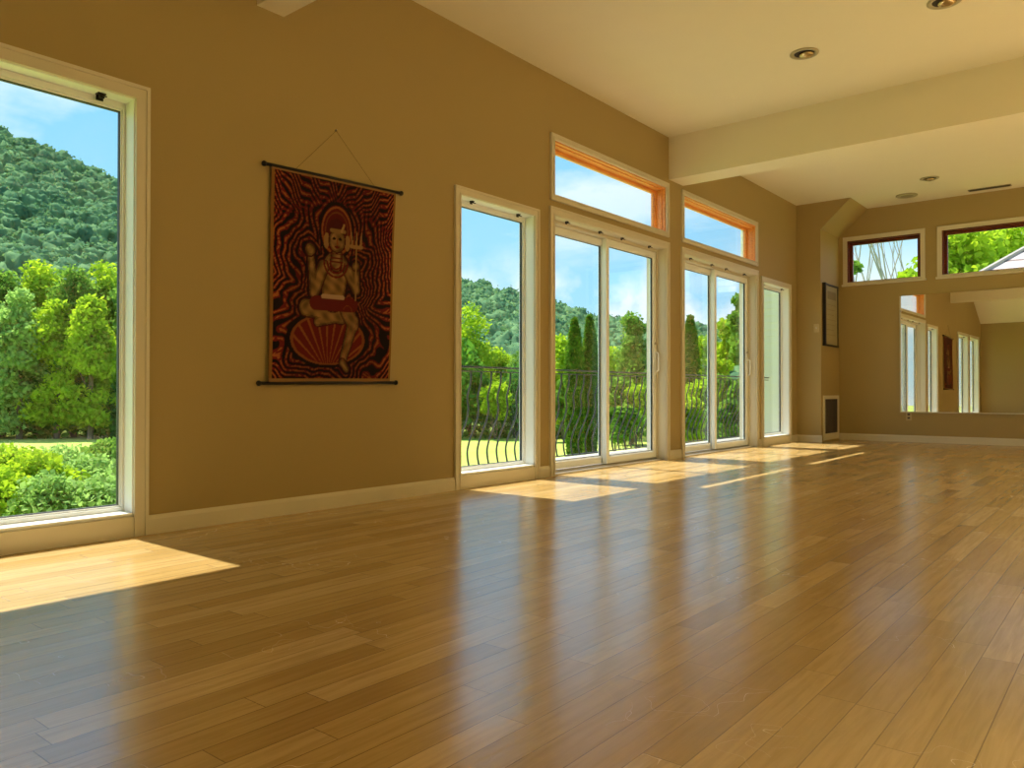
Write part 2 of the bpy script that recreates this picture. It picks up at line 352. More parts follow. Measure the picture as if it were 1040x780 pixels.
def fixed_window(n, op, wd, brk, big=False):
    y0, y1, z0, z1 = op
    r = empty('window_%d' % n, (WX, (y0+y1)/2, z0), kind='structure')
    mb = MB(); casing(mb, y0, y1, z0, z1, wd, bottom=False)
    mb.box((WX, y0+.0005, .0), (WX+.012, y1-.0005, z0-.004))
    mb.build('window_casing', M['trim'], r)
    ml = MB(); e = .004; ring(ml, y0-.052, y1+.052, z0-.03, z1+.052, .056, .056, .034, .056, WX-.125, WX); ml.build('window_jamb', M['vinyl'], r)
    MB().box((WX-.095, y0+e, z0+e), (WX+.010, y1-e, z0+.014)).build('window_sill', M['vinyl'], r, bevel=.003)
    f = MB(); ring(f, y0+e, y1-e, z0+.012, z1-e, .012, .012, .022, .030, WX-.124, WX-.085)
    ring(f, y0+.016, y1-.016, z0+.034, z1-.034, .006, .006, .008, .008, WX-.130, WX-.095)
    f.build('window_frame', M['vinyl'], r, bevel=.002)
    g = MB(); ring(g, y0+.022, y1-.022, z0+.042, z1-.042, .003, .003, .004, .004, WX-.122, WX-.102); g.build('window_gasket', M['gasket'], r)
    MB().box((WX-.115, y0+.022, z0+.042), (WX-.109, y1-.022, z1-.042)).build('window_pane', M['glass'], r)
    for y in brk: bracket(r, y, z1-.004, big=big)
    return r
fixed_window(1, T0, .068, [])
fixed_window(2, T1, .068, [.78, 1.605], True)
fixed_window(3, N1, .058, [4.20, 4.74])
fixed_window(4, N2, .066, [9.76, 10.44])

def transom(n, op):
    y0, y1, z0, z1 = op; r = empty('window_%d' % n, (WX, (y0+y1)/2, z0), kind='structure')
    mb = MB(); casing(mb, y0, y1, z0, z1, .050); mb.build('window_casing', M['trim'], r)
    w_ = MB(); ring(w_, y0-.046, y1+.046, z0-.03, z1+.044, .058, .058, .032, .056, WX-.138, WX-.002)
    ring(w_, y0+.012, y1-.012, z0+.002, z1-.012, .010, .010, .0, .010, WX-.125, WX-.035)
    w_.build('window_jamb', M['fir'], r)
    MB().box((WX-.092, y0+.022, z0+.002), (WX, y1-.022, z0+.006)).build('window_sill', M['trim'], r)
    f = MB(); ring(f, y0+.022, y1-.022, z0+.002, z1-.022, .032, .032, .016, .028, WX-.136, WX-.095)
    ring(f, y0+.054, y1-.054, z0+.018, z1-.050, .008, .008, .004, .004, WX-.130, WX-.105)
    f.build('window_frame', M['fir'], r)
    MB().box((WX-.120, y0+.058, z0+.020), (WX-.114, y1-.058, z1-.052)).build('window_pane', M['glass'], r)
transom(5, R1); transom(6, R2)

def sliding_door(n, op, handle):
    y0, y1, z0, z1 = op; r = empty('door_%d' % n, (WX, (y0+y1)/2, 0), kind='structure')
    mb = MB(); casing(mb, y0, y1, 0, z1, .064, bottom=False); mb.build('door_casing', M['trim'], r)
    e = .006; j = MB(); j.box((WX-TH, y0, 0), (WX+.001, y0+e, z1)); j.box((WX-TH, y1-e, 0), (WX+.001, y1, z1)); j.box((WX-TH, y0, z1-e), (WX+.001, y1, z1))
    j.build('door_jamb', M['trim'], r)
    # frame of the unit: head, side stiles, track sill
    f = MB(); xa, xb = WX-.205, WX-.085
    f.box((xa, y0+e, 0.0), (xb, y0+.018, z1-e)); f.box((xa, y1-.018, 0.0), (xb, y1-e, z1-e)); f.box((xa, y0+.018, z1-.032), (xb, y1-.018, z1-e))
    f.build('door_frame', M['trim'], r, bevel=.002)
    s = MB(); s.box((xa, y0+.018, 0), (WX-.01, y1-.018, .012)); s.box((WX-.150, y0+.018, .012), (WX-.143, y1-.018, .024)); s.box((WX-.098, y0+.018, .012), (WX-.091, y1-.018, .022))
    s.build('door_track', M['chrome'], r)
    ym = (y0+y1)/2 + .03
    def sash(a, b, x0, x1, top=1, hd=False):
        p = MB(); ring(p, a, b, .026, z1-.034, .048, .048, .062, .056, x0, x1)
        ring(p, a+.048, b-.048, .088, z1-.090, .008, .008, .008, .008, x0+.012, x1-.010)
        q = p.build('door_sash', M['vinyl' if not hd else 'vinyl'], r, bevel=.003)
        g = MB(); ring(g, a+.056, b-.056, .096, z1-.098, .004, .004, .004, .004, x0+.014, x1-.014); g.build('door_gasket', M['gasket'], q)
        MB().box(((x0+x1)/2-.003, a+.056, .096), ((x0+x1)/2+.003, b-.056, z1-.098)).build('door_pane', M['glass'], q)
        return q
    sash(y0+.020, ym+.030, WX-.195, WX-.150)
    q = sash(ym-.030, y1-.020, WX-.142, WX-.095, hd=True)
    if handle:
        hy = y1-.020-.022; x = WX-.095
        h = MB(); h.box((x, hy-.014, .86), (x+.008, hy+.014, 1.12)); h.tube([(x+.004, hy, .885), (x+.036, hy, .905), (x+.040, hy, .99), (x+.036, hy, 1.075), (x+.004, hy, 1.095)], .008, 8)
        h.build('door_handle', M['vinyl'], q, bevel=.002)
        l = MB(); l.lathe([(.014, 0), (.014, .008), (.006, .012)], (x, hy, 1.175), 16, 'x'); l.box((x+.008, hy-.022, 1.170), (x+.016, hy+.005, 1.180)); l.build('door_lock', M['chrome'], q)
    L = y1-y0
    for k in (.13, .40, .60, .87): bracket(r, y0+L*k, z1-e, x=WX-.040)
sliding_door(1, D1, True); sliding_door(2, D2, True)

# far clerestory windows (plane y = FY, facing -y)
def clerestory(n, op):
    x0, x1, z0, z1 = op; r = empty('window_%d' % n, ((x0+x1)/2, FY, z0), kind='structure'); y = FY; wd = .058
    def rg(mb, a, b, c, d, wl, ya, yb, wb=None, wt=None):
        wb = wl if wb is None else wb; wt = wl if wt is None else wt
        mb.box((a, ya, c), (a+wl, yb, d)); mb.box((b-wl, ya, c), (b, yb, d)); mb.box((a+wl, ya, c), (b-wl, yb, c+wb)); mb.box((a+wl, ya, d-wt), (b-wl, yb, d))
    mb = MB(); rg(mb, x0-wd, x1+wd, z0-.03, z1+wd, wd, y-.014, y); mb.box((x0-wd, y-.020, z1+wd-.018), (x1+wd, y, z1+wd)); mb.build('window_casing', M['trim'], r, bevel=.002)
    MB().box((x0-wd-.015, y-.035, z0-.028), (x1+wd+.015, y+.03, z0)).build('window_sill', M['trim'], r, bevel=.003)
    f = MB(); rg(f, x0, x1, z0, z1, .014, y-.002, y+TH); rg(f, x0+.014, x1-.014, z0+.014, z1-.014, .030, y+.07, y+.12); rg(f, x0+.044, x1-.044, z0+.030, z1-.044, .010, y+.08, y+.11)
    f.build('window_frame', M['red_wood'], r)
    MB().box((x0+.054, y+.092, z0+.036), (x1-.054, y+.098, z1-.054)).build('window_pane', M['glass'], r)
clerestory(7, F1); clerestory(8, F2)
for i, (x, y) in enumerate(FILL_XY):
    f = MB()
    for a in ((x-.61, y-1.36, x-.56, y+1.36), (x+.56, y-1.36, x+.61, y+1.36), (x-.56, y-1.36, x+.56, y-1.31), (x-.56, y+1.31, x+.56, y+1.36)): f.box((a[0], a[1], 3.20), (a[2], a[3], CZ))
    f.build('window_%d' % (9+i), M['trim'], kind='structure')  # trim around an added fill lamp, not a window; the ceiling is solid

# ---------------------------------------------------------------- wall mirror
MX0, MX1, MZ0, MZ1 = -2.595, .40, .415, 2.005
MANG = math.radians(0.62)
r = empty('wall_mirror', (MX0, FY, MZ0), label='large frameless dance mirror mounted low on the far wall below the high windows', cat='mirror')
me = MB(); me.box((0, -.006, 0), (MX1-MX0, 0, MZ1-MZ0)); o = me.build('mirror_glass', M['mirror']); o.parent = r
me = MB(); me.box((-.014, -.010, -.008), (.004, .0, MZ1-MZ0)); me.box((-.014, -.012, -.014), (MX1-MX0, .0, .0)); o = me.build('edge_channel', M['trim']); o.parent = r
me = MB(); me.box((-.012, -.014, (MZ1-MZ0)*.86), (.010, -.006, (MZ1-MZ0)*.86+.03)); o = me.build('clip', M['chrome']); o.parent = r
r.location = (MX0, FY-.002, MZ0); r.rotation_euler = (0, 0, -MANG); MIRROR = r

# ---------------------------------------------------------------- fixtures on the walls
r = empty('outlet', (-2.50, FY, .33), label='small ivory electrical outlet on the far wall just under the mirror corner', cat='outlet')
MB().box((-2.535, FY-.006, .295), (-2.465, FY, .41)).build('cover_plate', M['plate'], r, bevel=.002)
for zc in (.328, .376):
    s = MB(); s.box((-2.516, FY-.008, zc-.012), (-2.484, FY-.005, zc+.012)); s.box((-2.510, FY-.0085, zc-.006), (-2.506, FY-.007, zc+.006)); s.box((-2.494, FY-.0085, zc-.006), (-2.490, FY-.007, zc+.006))
    s.build('socket', M['slot'], r)
r = empty('light_switch', (-3.47, 10.88, 1.55), label='ivory light switch on the narrow wall section beside the corner', cat='switch')
MB().box((-3.505, 10.874, 1.50), (-3.435, 10.88, 1.615)).build('cover_plate', M['plate'], r, bevel=.002)
MB().prism([(10.874, 1.545), (10.866, 1.550), (10.862, 1.568), (10.874, 1.572)], 'x', -3.476, -3.464).build('toggle', M['trim'], r)

SX = -3.413
r = empty('notice_board', (SX, 11.26, 1.32), label='dark framed olive-grey board hung on the side of the wall recess', cat='notice board')
f = MB(); y0, y1, z0, z1 = 10.95, 11.60, 1.32, 2.185
f.box((SX, y0, z0), (SX+.045, y0+.03, z1)); f.box((SX, y1-.02, z0), (SX+.02, y1, z1)); f.box((SX, y0+.03, z0), (SX+.035, y1-.02, z0+.022)); f.box((SX, y0+.03, z1-.022), (SX+.03, y1-.02, z1))
f.build('frame', M['dark'], r)
MB().box((SX, y0+.03, z0+.022), (SX+.012, y1-.02, z1-.022)).build('backing_board', M['panel'], r)
p = MB(); p.box((SX+.012, 11.14, 1.98), (SX+.014, 11.50, 2.09))
for k in range(7): p.box((SX+.012, 11.10, 1.90-.07*k), (SX+.0135, 11.10+.40*(1-.1*(k % 3)), 1.905-.07*k))
p.build('printed_sheet', M['panelink'], r)
r = empty('return_air_grille', (SX, 11.26, .05), label='low return air grille with dark vertical slots in a cream frame', cat='vent')
f = MB(); y0, y1, z0, z1 = 10.955, 11.64, .02, .635
ring(f, y0, y1, z0, z1, .06, .05, .09, .05, SX, SX+.016); f.build('frame', M['trim'], r, bevel=.002)
MB().box((SX, y0+.06, z0+.09), (SX+.004, y1-.05, z1-.05)).build('duct_opening', M['ductdark'], r)
for k in range(6):
    yy = y0+.06+(k+.8)*(.575/6.6); MB().prism([(SX+.004, yy), (SX+.014, yy+.012), (SX+.014, yy+.018), (SX+.004, yy+.006)], 'z', z0+.09, z1-.05).build('louver', simple('louver_paint', (.055, .040, .035), .6) if k == 0 else bpy.data.materials['louver_paint'], r)

# ---------------------------------------------------------------- ceiling fixtures
def downlight(x, y, label, rot=0, lampy=True):
    r = empty('recessed_light', (x, y, CZ), label=label, cat='ceiling light', group='recessed ceiling lights')
    MB().lathe([(.105, 0), (.105, -.006), (.098, -.009), (.078, -.008), (.074, -.002), (.074, 0)], (x, y, CZ), 40).build('trim_ring', M['panel'], r, smooth=True)
    a = MB(); n0 = 0
    a.lathe([(.074, -.001), (.074, -.0022)], (x, y, CZ), 40); a.build('dark_well', M['ductdark'], r)
    b = MB(); b.lathe([(.050, -.002), (.056, -.012), (.045, -.022), (.022, -.028), (.002, -.029)], (x+.012*rot, y+.012, CZ), 32); b.build('bulb', M['brass'], r, smooth=True)
downlight(-2.0, 6.01, 'round recessed ceiling light with dark well nearest the windows before the beam', 1)
downlight(-1.01, 5.79, 'recessed ceiling light cut off by the top edge of the photo', 1)
downlight(-2.0, 10.50, 'recessed ceiling light beyond the beam, nearer the camera of the two small round fixtures')
r = empty('ceiling_speaker', (-2.41, 11.22, CZ), label='flat round cream ceiling speaker near the first high window', cat='speaker')
MB().lathe([(.13, 0), (.13, -.010), (.12, -.016), (.112, -.016)], (-2.41, 11.22, CZ), 40).build('rim', M['panel'], r, smooth=True)
MB().lathe([(.112, 0), (.112, -.012), (.06, -.018), (.002, -.019)], (-2.41, 11.22, CZ), 40).build('grille', M['panelink'], r, smooth=True)
r = empty('ceiling_vent', (-1.53, 11.42, CZ), label='long narrow dark slotted air register in the ceiling by the far wall', cat='vent')
f = MB(); vx0, vx1, vy0, vy1 = -1.74, -1.27, 11.42, 11.52
f.box((vx0, vy0, CZ-.008), (vx1, vy0+.012, CZ)); f.box((vx0, vy1-.012, CZ-.008), (vx1, vy1, CZ)); f.box((vx0, vy0+.012, CZ-.008), (vx0+.012, vy1-.012, CZ)); f.box((vx1-.012, vy0+.012, CZ-.008), (vx1, vy1-.012, CZ)); f.build('frame', M['panelink'], r)
MB().box((vx0+.012, vy0+.012, CZ-.002), (vx1-.012, vy1-.012, CZ)).build('duct_opening', M['ductdark'], r)
for k in range(3): MB().box((vx0+.012, vy0+.026+.022*k, CZ-.006), (vx1-.012, vy0+.031+.022*k, CZ-.002)).build('louver', M['dark'], r)

# ---------------------------------------------------------------- batik hanging
def tapestry():
    TL, TR, BL, BR = (2.480, 1.935), (3.395, 1.965), (2.462, .742), (3.348, .752)
    r = empty('batik_wall_hanging', (WX+.02, 2.92, .74), label='dark red and black batik cloth of a seated figure hung on the long wall', cat='wall hanging')
    nu, nv = 200, 270
    u, v = np.meshgrid(np.linspace(0, 1, nu), np.linspace(0, 1, nv)); Vt = 1-v   # Vt: 0 at top
    Y = (TL[0]*(1-u)+TR[0]*u)*v + (BL[0]*(1-u)+BR[0]*u)*(1-v); Z = (TL[1]*(1-u)+TR[1]*u)*v + (BL[1]*(1-u)+BR[1]*u)*(1-v)
    X = WX+.022+.004*np.sin(u*9+1)*(1-v)+.003*np.sin(v*7)
    verts = np.stack([X, Y, Z], -1).reshape(-1, 3)
    idx = np.arange(nu*nv).reshape(nv, nu); q = np.stack([idx[:-1, :-1], idx[:-1, 1:], idx[1:, 1:], idx[1:, :-1]], -1).reshape(-1, 4)
    # second skin for thickness
    v2 = verts.copy(); v2[:, 0] -= .003; nvt = len(verts); faces = np.vstack([q, q[:, ::-1]+nvt]).tolist()
    me = bpy.data.meshes.new('cloth'); me.from_pydata(np.vstack([verts, v2]).tolist(), [], faces)
    x = u; y = (Vt-.018)*1.28      # pattern space: roughly square units, x 0..1, y 0..1.28 downwards
    def seg(ax, ay, bx, by, ra, rb):
        ay *= 1.28; by *= 1.28; dx, dy = bx-ax, by-ay; t = np.clip(((x-ax)*dx+(y-ay)*dy)/(dx*dx+dy*dy+1e-9), 0, 1)
        return np.hypot(x-ax-t*dx, y-ay-t*dy)-(ra+(rb-ra)*t)
    def ell(cx, cy, rx, ry):
        cy *= 1.28; ry *= 1.28; return (np.hypot((x-cx)/rx, (y-cy)/ry)-1)*min(rx, ry)
    halo = ell(.50, .235, .125, .125); lotus = ell(.45, .775, .30, .125)
    head = ell(.505, .285, .062, .055); hair = ell(.50, .25, .085, .075)
    body = seg(.5, .42, .48, .57, .10, .085); neck = seg(.505, .34, .50, .40, .035, .045)
    armL = np.minimum(seg(.40, .42, .33, .55, .040, .034), seg(.33, .55, .30, .37, .032, .022)); handL = ell(.295, .345, .035, .03)
    armR = np.minimum(seg(.60, .43, .67, .52, .036, .03), seg(.67, .52, .665, .41, .028, .022)); handR = ell(.665, .40, .028, .022)
    staff = np.minimum(seg(.665, .57, .665, .28, .006, .006), seg(.62, .30, .71, .30, .012, .012))
    for tx in (.63, .665, .70): staff = np.minimum(staff, seg(tx, .295, tx+(tx-.665)*.3, .225, .009, .003))
    legL = np.minimum(seg(.27, .625, .55, .66, .052, .045), seg(.50, .66, .36, .69, .04, .028))
    legR = np.minimum(seg(.60, .63, .65, .70, .055, .042), seg(.65, .68, .57, .875, .042, .026)); foot = seg(.565, .885, .605, .92, .022, .018)
    fig = np.minimum.reduce([head, body, neck, armL, armR, handL, handR, legL, legR, foot])
    allf = np.minimum.reduce([fig, halo, lotus])
    # wavering noise
    rs = np.random.RandomState(3); wv = np.zeros_like(x)
    for k in range(14):
        a, b_ = rs.uniform(-34, 34, 2); wv += .0065*np.sin(a*x+b_*y+rs.uniform(0, 6))
    zig = .010*np.abs(((np.arctan2(y-.72, x-.5)*11) % 2)-1)
    d = allf+wv+zig
    s = .5+.5*np.sin(d*2*PI/.036)
    brk = .5+.5*np.sin(x*70+9*np.sin(y*23))*np.sin(y*62+7*np.sin(x*19))
    # corner chevrons
    ang = np.where(x < .5, (x*.8+y), ((1-x)*.8+y)); corner = np.clip((.33-(y+.35*np.minimum(x, 1-x)))*8, 0, 1)
    saw = np.abs(((x*7) % 1)-.5)*.10
    s2 = .5+.5*np.sin((np.where(x < .5, y-.9*x, y-.9*(1-x))+saw+wv)*2*PI/.045)
    s = s*(1-corner)+s2*corner
    P = lambda c: np.array(c)[None, None, :]
    blk, red, rust, tan_ = P((.012, .006, .005)), P((.13, .010, .008)), P((.30, .085, .02)), P((.46, .25, .075))
    S3 = s[..., None]
    col = np.where(S3 < .42, blk, np.where((S3 < .86) | (brk[..., None] < .38), red, rust)); edge = np.clip((np.abs(x-.5)-.33)*6, 0, 1)[..., None]
    col = col*(1+edge*1.0*(S3 > .4))
    def paint(mask, c): col[mask] = np.broadcast_to(c, col.shape)[mask]
    paint(allf < .018, blk)
    paint(halo < 0, red); paint(np.abs(halo+.010) < .006, rust*1.2); paint(np.abs(halo+.035) < .004, rust*.7)
    pet = np.sin(np.arctan2(y-1.20, x-.45)*30)*np.clip(1, 0, 1)
    paint(lotus < 0, P((.17, .012, .008))); paint((lotus < -.01) & (pet > .72), rust*1.15); paint(np.abs(lotus+.006) < .006, rust)
    paint(hair < 0, P((.09, .01, .008)))
    for k in (-1, 1): paint(ell(.505+k*.085, .29, .022, .04) < 0, tan_*.8)
    tex = (.82+.42*np.sin(x*60+np.sin(y*25)*2)*np.sin(y*50))[..., None]
    for part_ in (legL, legR, foot, body, armL, armR, handL, handR, neck, head):
        paint(part_ < .008, P((.06, .008, .006))); mk = part_ < 0
        col[mk] = (np.broadcast_to(tan_*.8, col.shape)*tex)[mk]
        mk2 = (part_ < 0) & (part_ > -.012); col[mk2] = col[mk2]*.55
    # drapery, belt, necklaces, face features
    paint((seg(.34, .60, .64, .60, .045, .045) < 0), P((.15, .012, .01))); paint(seg(.40, .565, .56, .565, .014, .014) < 0, P((.55, .36, .2)))
    for rr in (.045, .07, .095): paint((np.abs(np.hypot(x-.5, (y-.50))-rr) < .006) & (y > .50) & (y < .62), red*1.2)
    for yy in (.35, .37, .39): paint((np.abs(y-yy*1.28) < .004) & (np.abs(x-.503) < .05), red)
    paint(ell(.48, .275, .014, .007) < 0, blk); paint(ell(.53, .275, .014, .007) < 0, blk); paint(ell(.505, .315, .02, .006) < 0, red)
    paint(seg(.505, .275, .507, .30, .004, .007) < 0, rust); paint(seg(.46, .235, .56, .235, .014, .014) < 0, tan_*.7); paint(seg(.56, .20, .54, .235, .008, .01) < 0, tan_)
    for k in range(4): paint(np.abs(legR+.02+.0*k) < .002, rust)
    paint(staff < 0, tan_*.85)
    paint((x < .022) | (x > .98), P((.36, .17, .035)))
    paint((Vt < .012) | (Vt > .985), P((.40, .22, .07)))
    cc = np.concatenate([col.reshape(-1, 3), (col*.5).reshape(-1, 3)]); rgba = np.ones((len(cc), 4)); rgba[:, :3] = np.clip(cc*.60, 0, 1)
    at_ = me.color_attributes.new('dye', 'FLOAT_COLOR', 'POINT'); at_.data.foreach_set('color', rgba.ravel())
    m, t, b = mat('batik_cloth'); an = t.nodes.new('ShaderNodeVertexColor'); an.layer_name = 'dye'
    t.links.new(an.outputs[0], b.inputs['Base Color']); b.inputs['Roughness'].default_value = .85; b.inputs['Specular IOR Level'].default_value = .15
    me.materials.append(m); o = bpy.data.objects.new('cloth', me); C.objects.link(o)
    for p in me.polygons: p.use_smooth = True
    o.parent = r; o.matrix_parent_inverse = Matrix.Translation(-Vector(r.location))
    tp = MB().tube([(WX+.020, 2.435, 1.936), (WX+.020, 3.445, 1.972)], .0095, 12)
    for y_, z_ in ((2.435, 1.936), (3.445, 1.972)): tp.tube([(WX+.020, y_-.012, z_), (WX+.020, y_-.006, z_), (WX+.020, y_+.006, z_), (WX+.020, y_+.012, z_)], [.008, .015, .015, .008], 10)
    tp.build('top_rod', M['dark'], r, smooth=True)
    tp = MB().tube([(WX+.020, 2.405, .735), (WX+.020, 3.400, .747)], .0095, 12)
    for y_, z_ in ((2.405, .735), (3.400, .747)): tp.tube([(WX+.020, y_-.012, z_), (WX+.020, y_-.006, z_), (WX+.020, y_+.006, z_), (WX+.020, y_+.012, z_)], [.008, .015, .015, .008], 10)
    tp.build('bottom_rod', M['dark'], r, smooth=True)
    MB().tube([(WX+.018, 2.64, 1.951), (WX+.010, 2.93, 2.245), (WX+.018, 3.22, 1.972)], .0012, 6).build('string', M['string'], r)
    MB().tube([(WX, 2.93, 2.247), (WX+.018, 2.93, 2.252)], .003, 8).build('nail', M['chrome'], r)
tapestry()

# ---------------------------------------------------------------- outside: eave, balcony, railing, wing of the house
GZ = -3.0
MB().box((-4.10, BY-1, 3.20), (WX-TH+.0, FY+1.8, 3.42)).build('roof_eave', M['siding'], kind='structure')
mb = MB()
for k in range(11): mb.box((-3.97-.125*k, 2.9, -.13), (-3.97-.125*k-.118, 13.4, -.09))
mb.box((-5.38, 2.9, -.40), (-5.345, 13.4, -.09)); mb.box((-5.36, 2.9, -.40), (-3.96, 2.94, -.13))
mb.build('balcony_deck', M['deck'], kind='structure')
for yy in (3.05, 8.2, 13.2): MB().box((-5.09, yy-.07, GZ), (-4.95, yy+.07, -.131)).build('balcony_post', M['deck'], kind='structure')
RLX = -5.03
r = empty('balcony_railing', (RLX, 8.0, -.09), label='black wrought iron balcony railing with wavy bellied balusters outside the glass doors', cat='railing')
ZT = .93
MB().box((RLX-.022, 3.0, ZT-.012), (RLX+.022, 13.2, ZT+.006)).box((RLX-.012, 3.0, ZT-.05), (RLX+.012, 13.2, ZT-.038)).build('top_rail', M['iron'], r, bevel=.003)
MB().box((RLX-.178, 3.0, -.055), (RLX-.154, 13.2, -.043)).box((RLX-.17, 3.0, -.055), (RLX, 3.02, -.043)).box((RLX-.17, 9.6, -.055), (RLX, 9.62, -.043)).build('bottom_rail', M['iron'], r)
for yy in (3.02, 9.6): MB().box((RLX-.018, yy-.018, -.09), (RLX+.018, yy+.018, ZT)).build('rail_post', M['iron'], r)
kx = [0, .08, .16, .28, .40, .50, .60, .66, .72, .80, .88, 1.0]; ky = [.165, .185, .190, .155, .10, .055, .035, .040, .055, .030, .004, 0]
pts = []
for k in range(33):
    t_ = k/32; pts.append((-float(np.interp(t_, kx, ky)), 0, -.050+t_*(ZT+.010)))
pts = [pts[0]]+[tuple((Vector(pts[i-1])+Vector(pts[i])*2+Vector(pts[i+1]))/4) for i in range(1, 32)]+[pts[-1]]
bp0 = MB().tube(pts, .0095, 6); b0 = bp0.build('baluster', M['iron'], r, smooth=True)
b0.location = (0, 0, 0)
ys = [3.17+.150*k for k in range(66)]
b0.matrix_parent_inverse = Matrix.Identity(4); b0.location = (0, ys[0]-8.0, .09)
for yy in ys[1:]:
    if abs(yy-9.6) < .04: continue
    c = b0.copy(); C.objects.link(c); c.parent = r; c.location = (0, yy-8.0, .09)
mb = MB(); mb.box((-5.60, 13.42, GZ), (-4.4, 14.9, 4.4))
for k in range(60): mb.prism([(13.42, -2.9+k*.12), (13.405, -2.9+k*.12), (13.42, -2.79+k*.12)], 'x', -5.60, -4.4)
mb.build('wall_exterior_wing', M['siding'], kind='structure')

# ground
def grid_obj(name, V, Fs, m, **kw):
    me = bpy.data.meshes.new(name); me.from_pydata(V, [], Fs); me.materials.append(m)
    o = bpy.data.objects.new(name, me); C.objects.link(o); return tag(o, **kw)
grid_obj('lawn', [(-400, -200, GZ), (60, -200, GZ), (60, 500, GZ), (-400, 500, GZ)], [(0, 1, 2, 3)], M['grass'], kind='structure')

# ---------------------------------------------------------------- vegetation
def leaves_np(P, size, jit=.5, rs=np.random, up=0.3):
    """diamond leaf blades at points P, random orientation"""
    n = len(P); a = rs.normal(size=(n, 3)); a[:, 2] += 0; a /= np.linalg.norm(a, axis=1)[:, None]
    b = rs.normal(size=(n, 3)); b[:, 2] *= .6; b -= (b*a).sum(1)[:, None]*a; b /= np.linalg.norm(b, axis=1)[:, None]
    nn = np.cross(a, b); s = size*(1+jit*rs.uniform(-1, 1, n))[:, None]
    V = np.stack([P-a*s*.5, P+b*s*.32+nn*s*.08, P+a*s*.5, P-b*s*.32+nn*s*.08], 1).reshape(-1, 3)
    i = np.arange(n)[:, None]*4; T = np.hstack([i, i+1, i+2, i+3]); return V, T
def mesh_np(name, V, T, m, parent=None):
    me = bpy.data.meshes.new(name); nv, nf, k = len(V), len(T), T.shape[1]
    me.vertices.add(nv); me.vertices.foreach_set('co', np.asarray(V, np.float32).ravel())
    me.loops.add(nf*k); me.loops.foreach_set('vertex_index', T.astype(np.int32).ravel())
    me.polygons.add(nf); me.polygons.foreach_set('loop_start', np.arange(0, nf*k, k, dtype=np.int32)); me.polygons.foreach_set('loop_total', np.full(nf, k, np.int32))
    me.update(calc_edges=True); me.validate(); me.materials.append(m)
    o = bpy.data.objects.new(name, me); C.objects.link(o)
    if parent: o.parent = parent
    return o
def crown_points(rs, n, h0, h1, rx, lobes):
    pts = []; cs = []
    for k in range(lobes):
        t_ = rs.uniform(0, 1); ang = rs.uniform(0, 2*PI); zz = h0+(h1-h0)*(.12+.76*t_); rr = rx*.62*math.sqrt(max(0, 1-((t_-.35)/.72)**2))
        cs.append((math.cos(ang)*rr*rs.uniform(.3, 1), math.sin(ang)*rr*rs.uniform(.3, 1), zz, rx*rs.uniform(.30, .50)))
    cs.append((0, 0, h1-rx*.38, rx*.38))
    per = n//len(cs)
    for cx, cy, cz, r_ in cs:
        d = rs.normal(size=(per, 3)); d /= np.linalg.norm(d, axis=1)[:, None]; q = d*(r_*(rs.uniform(.1, 1.25, per)**.6))[:, None]; q[:, 2] *= .72
        pts.append(q+np.array([cx, cy, cz]))
    return np.vstack(pts), cs
def tree(name, base, h, rx, mname, label, cat='tree', n=4200, size=.42, low=.12, lobes=16, group=None, seed=0, bark='bark'):
    rs = np.random.RandomState(seed+11); r = empty(name, base, label=label, cat=cat, group=group)
    P, cs = crown_points(rs, n, h*low, h, rx, lobes); V, T = leaves_np(P, size, rs=rs); mesh_np('foliage', V, T, M[mname], r)
    tk = MB(); H = h*.7; tk.tube([(0, 0, 0), (rx*.03, 0, H*.3), (-rx*.02, rx*.02, H*.7), (0, 0, H)], [h*.022, h*.017, h*.012, h*.005], 8)
    for cx, cy, cz, r_ in cs[:7]:
        zs = max(.15*h, cz-.18*h); tk.tube([(0, 0, min(zs, H*.9)), (cx*.5, cy*.5, (zs+cz)/2), (cx, cy, cz)], [h*.009, h*.006, h*.003], 6)
    me = tk.build('trunk', M[bark]); me.parent = r
    return r
def P2(px, depth, g=GZ):
    p = at(px, 397, depth); return (p.x, p.y, g)
def hz(top_y, depth): return at(520, top_y, depth).z-GZ     # height of a tree whose top shows at row top_y

k = 0
# the tree line past the meadow, through the big left window
TLN = [(-34, 272, 64, 3.0, 'leaf_mid', 'mid-green tree at the far left edge beyond the meadow'),
       (2, 270, 63, 2.9, 'leaf_mid', 'soft green tree beyond the meadow, leftmost whole one in the tall window'),
       (38, 260, 67, 3.0, 'leaf_bright', 'yellow-green topped tree beyond the meadow left of centre in the tall window'),
       (74, 266, 63, 2.9, 'leaf_mid', 'dense layered tree beyond the meadow right of centre in the tall window'),
       (106, 262, 66, 2.9, 'leaf_bright', 'brightest yellow-green tree beyond the meadow by the tall window frame'),
       (141, 270, 64, 2.9, 'leaf_mid', 'green tree beyond the meadow hidden partly by the tall window jamb'),
       (20, 290, 60.5, 2.5, 'leaf_grey', 'pale grey-green lower tree in front of the wood edge, tall window left'),
       (58, 300, 61, 2.5, 'leaf_bright', 'low spreading bright tree in front of the wood edge, tall window centre'),
       (92, 296, 60.5, 2.3, 'leaf_bright', 'low spreading bright tree in front of the wood edge, tall window right'),
       (-12, 300, 60.5, 2.3, 'leaf_mid', 'low green tree before the wood edge at the very left of the tall window')]
for px, ty, dp, rx, mn, lb in TLN:
    k += 1; tree('deciduous_tree', P2(px, dp), hz(ty, dp), rx, mn, lb, n=11000, size=.36, low=-.02, lobes=40, seed=k, group='trees behind the meadow')
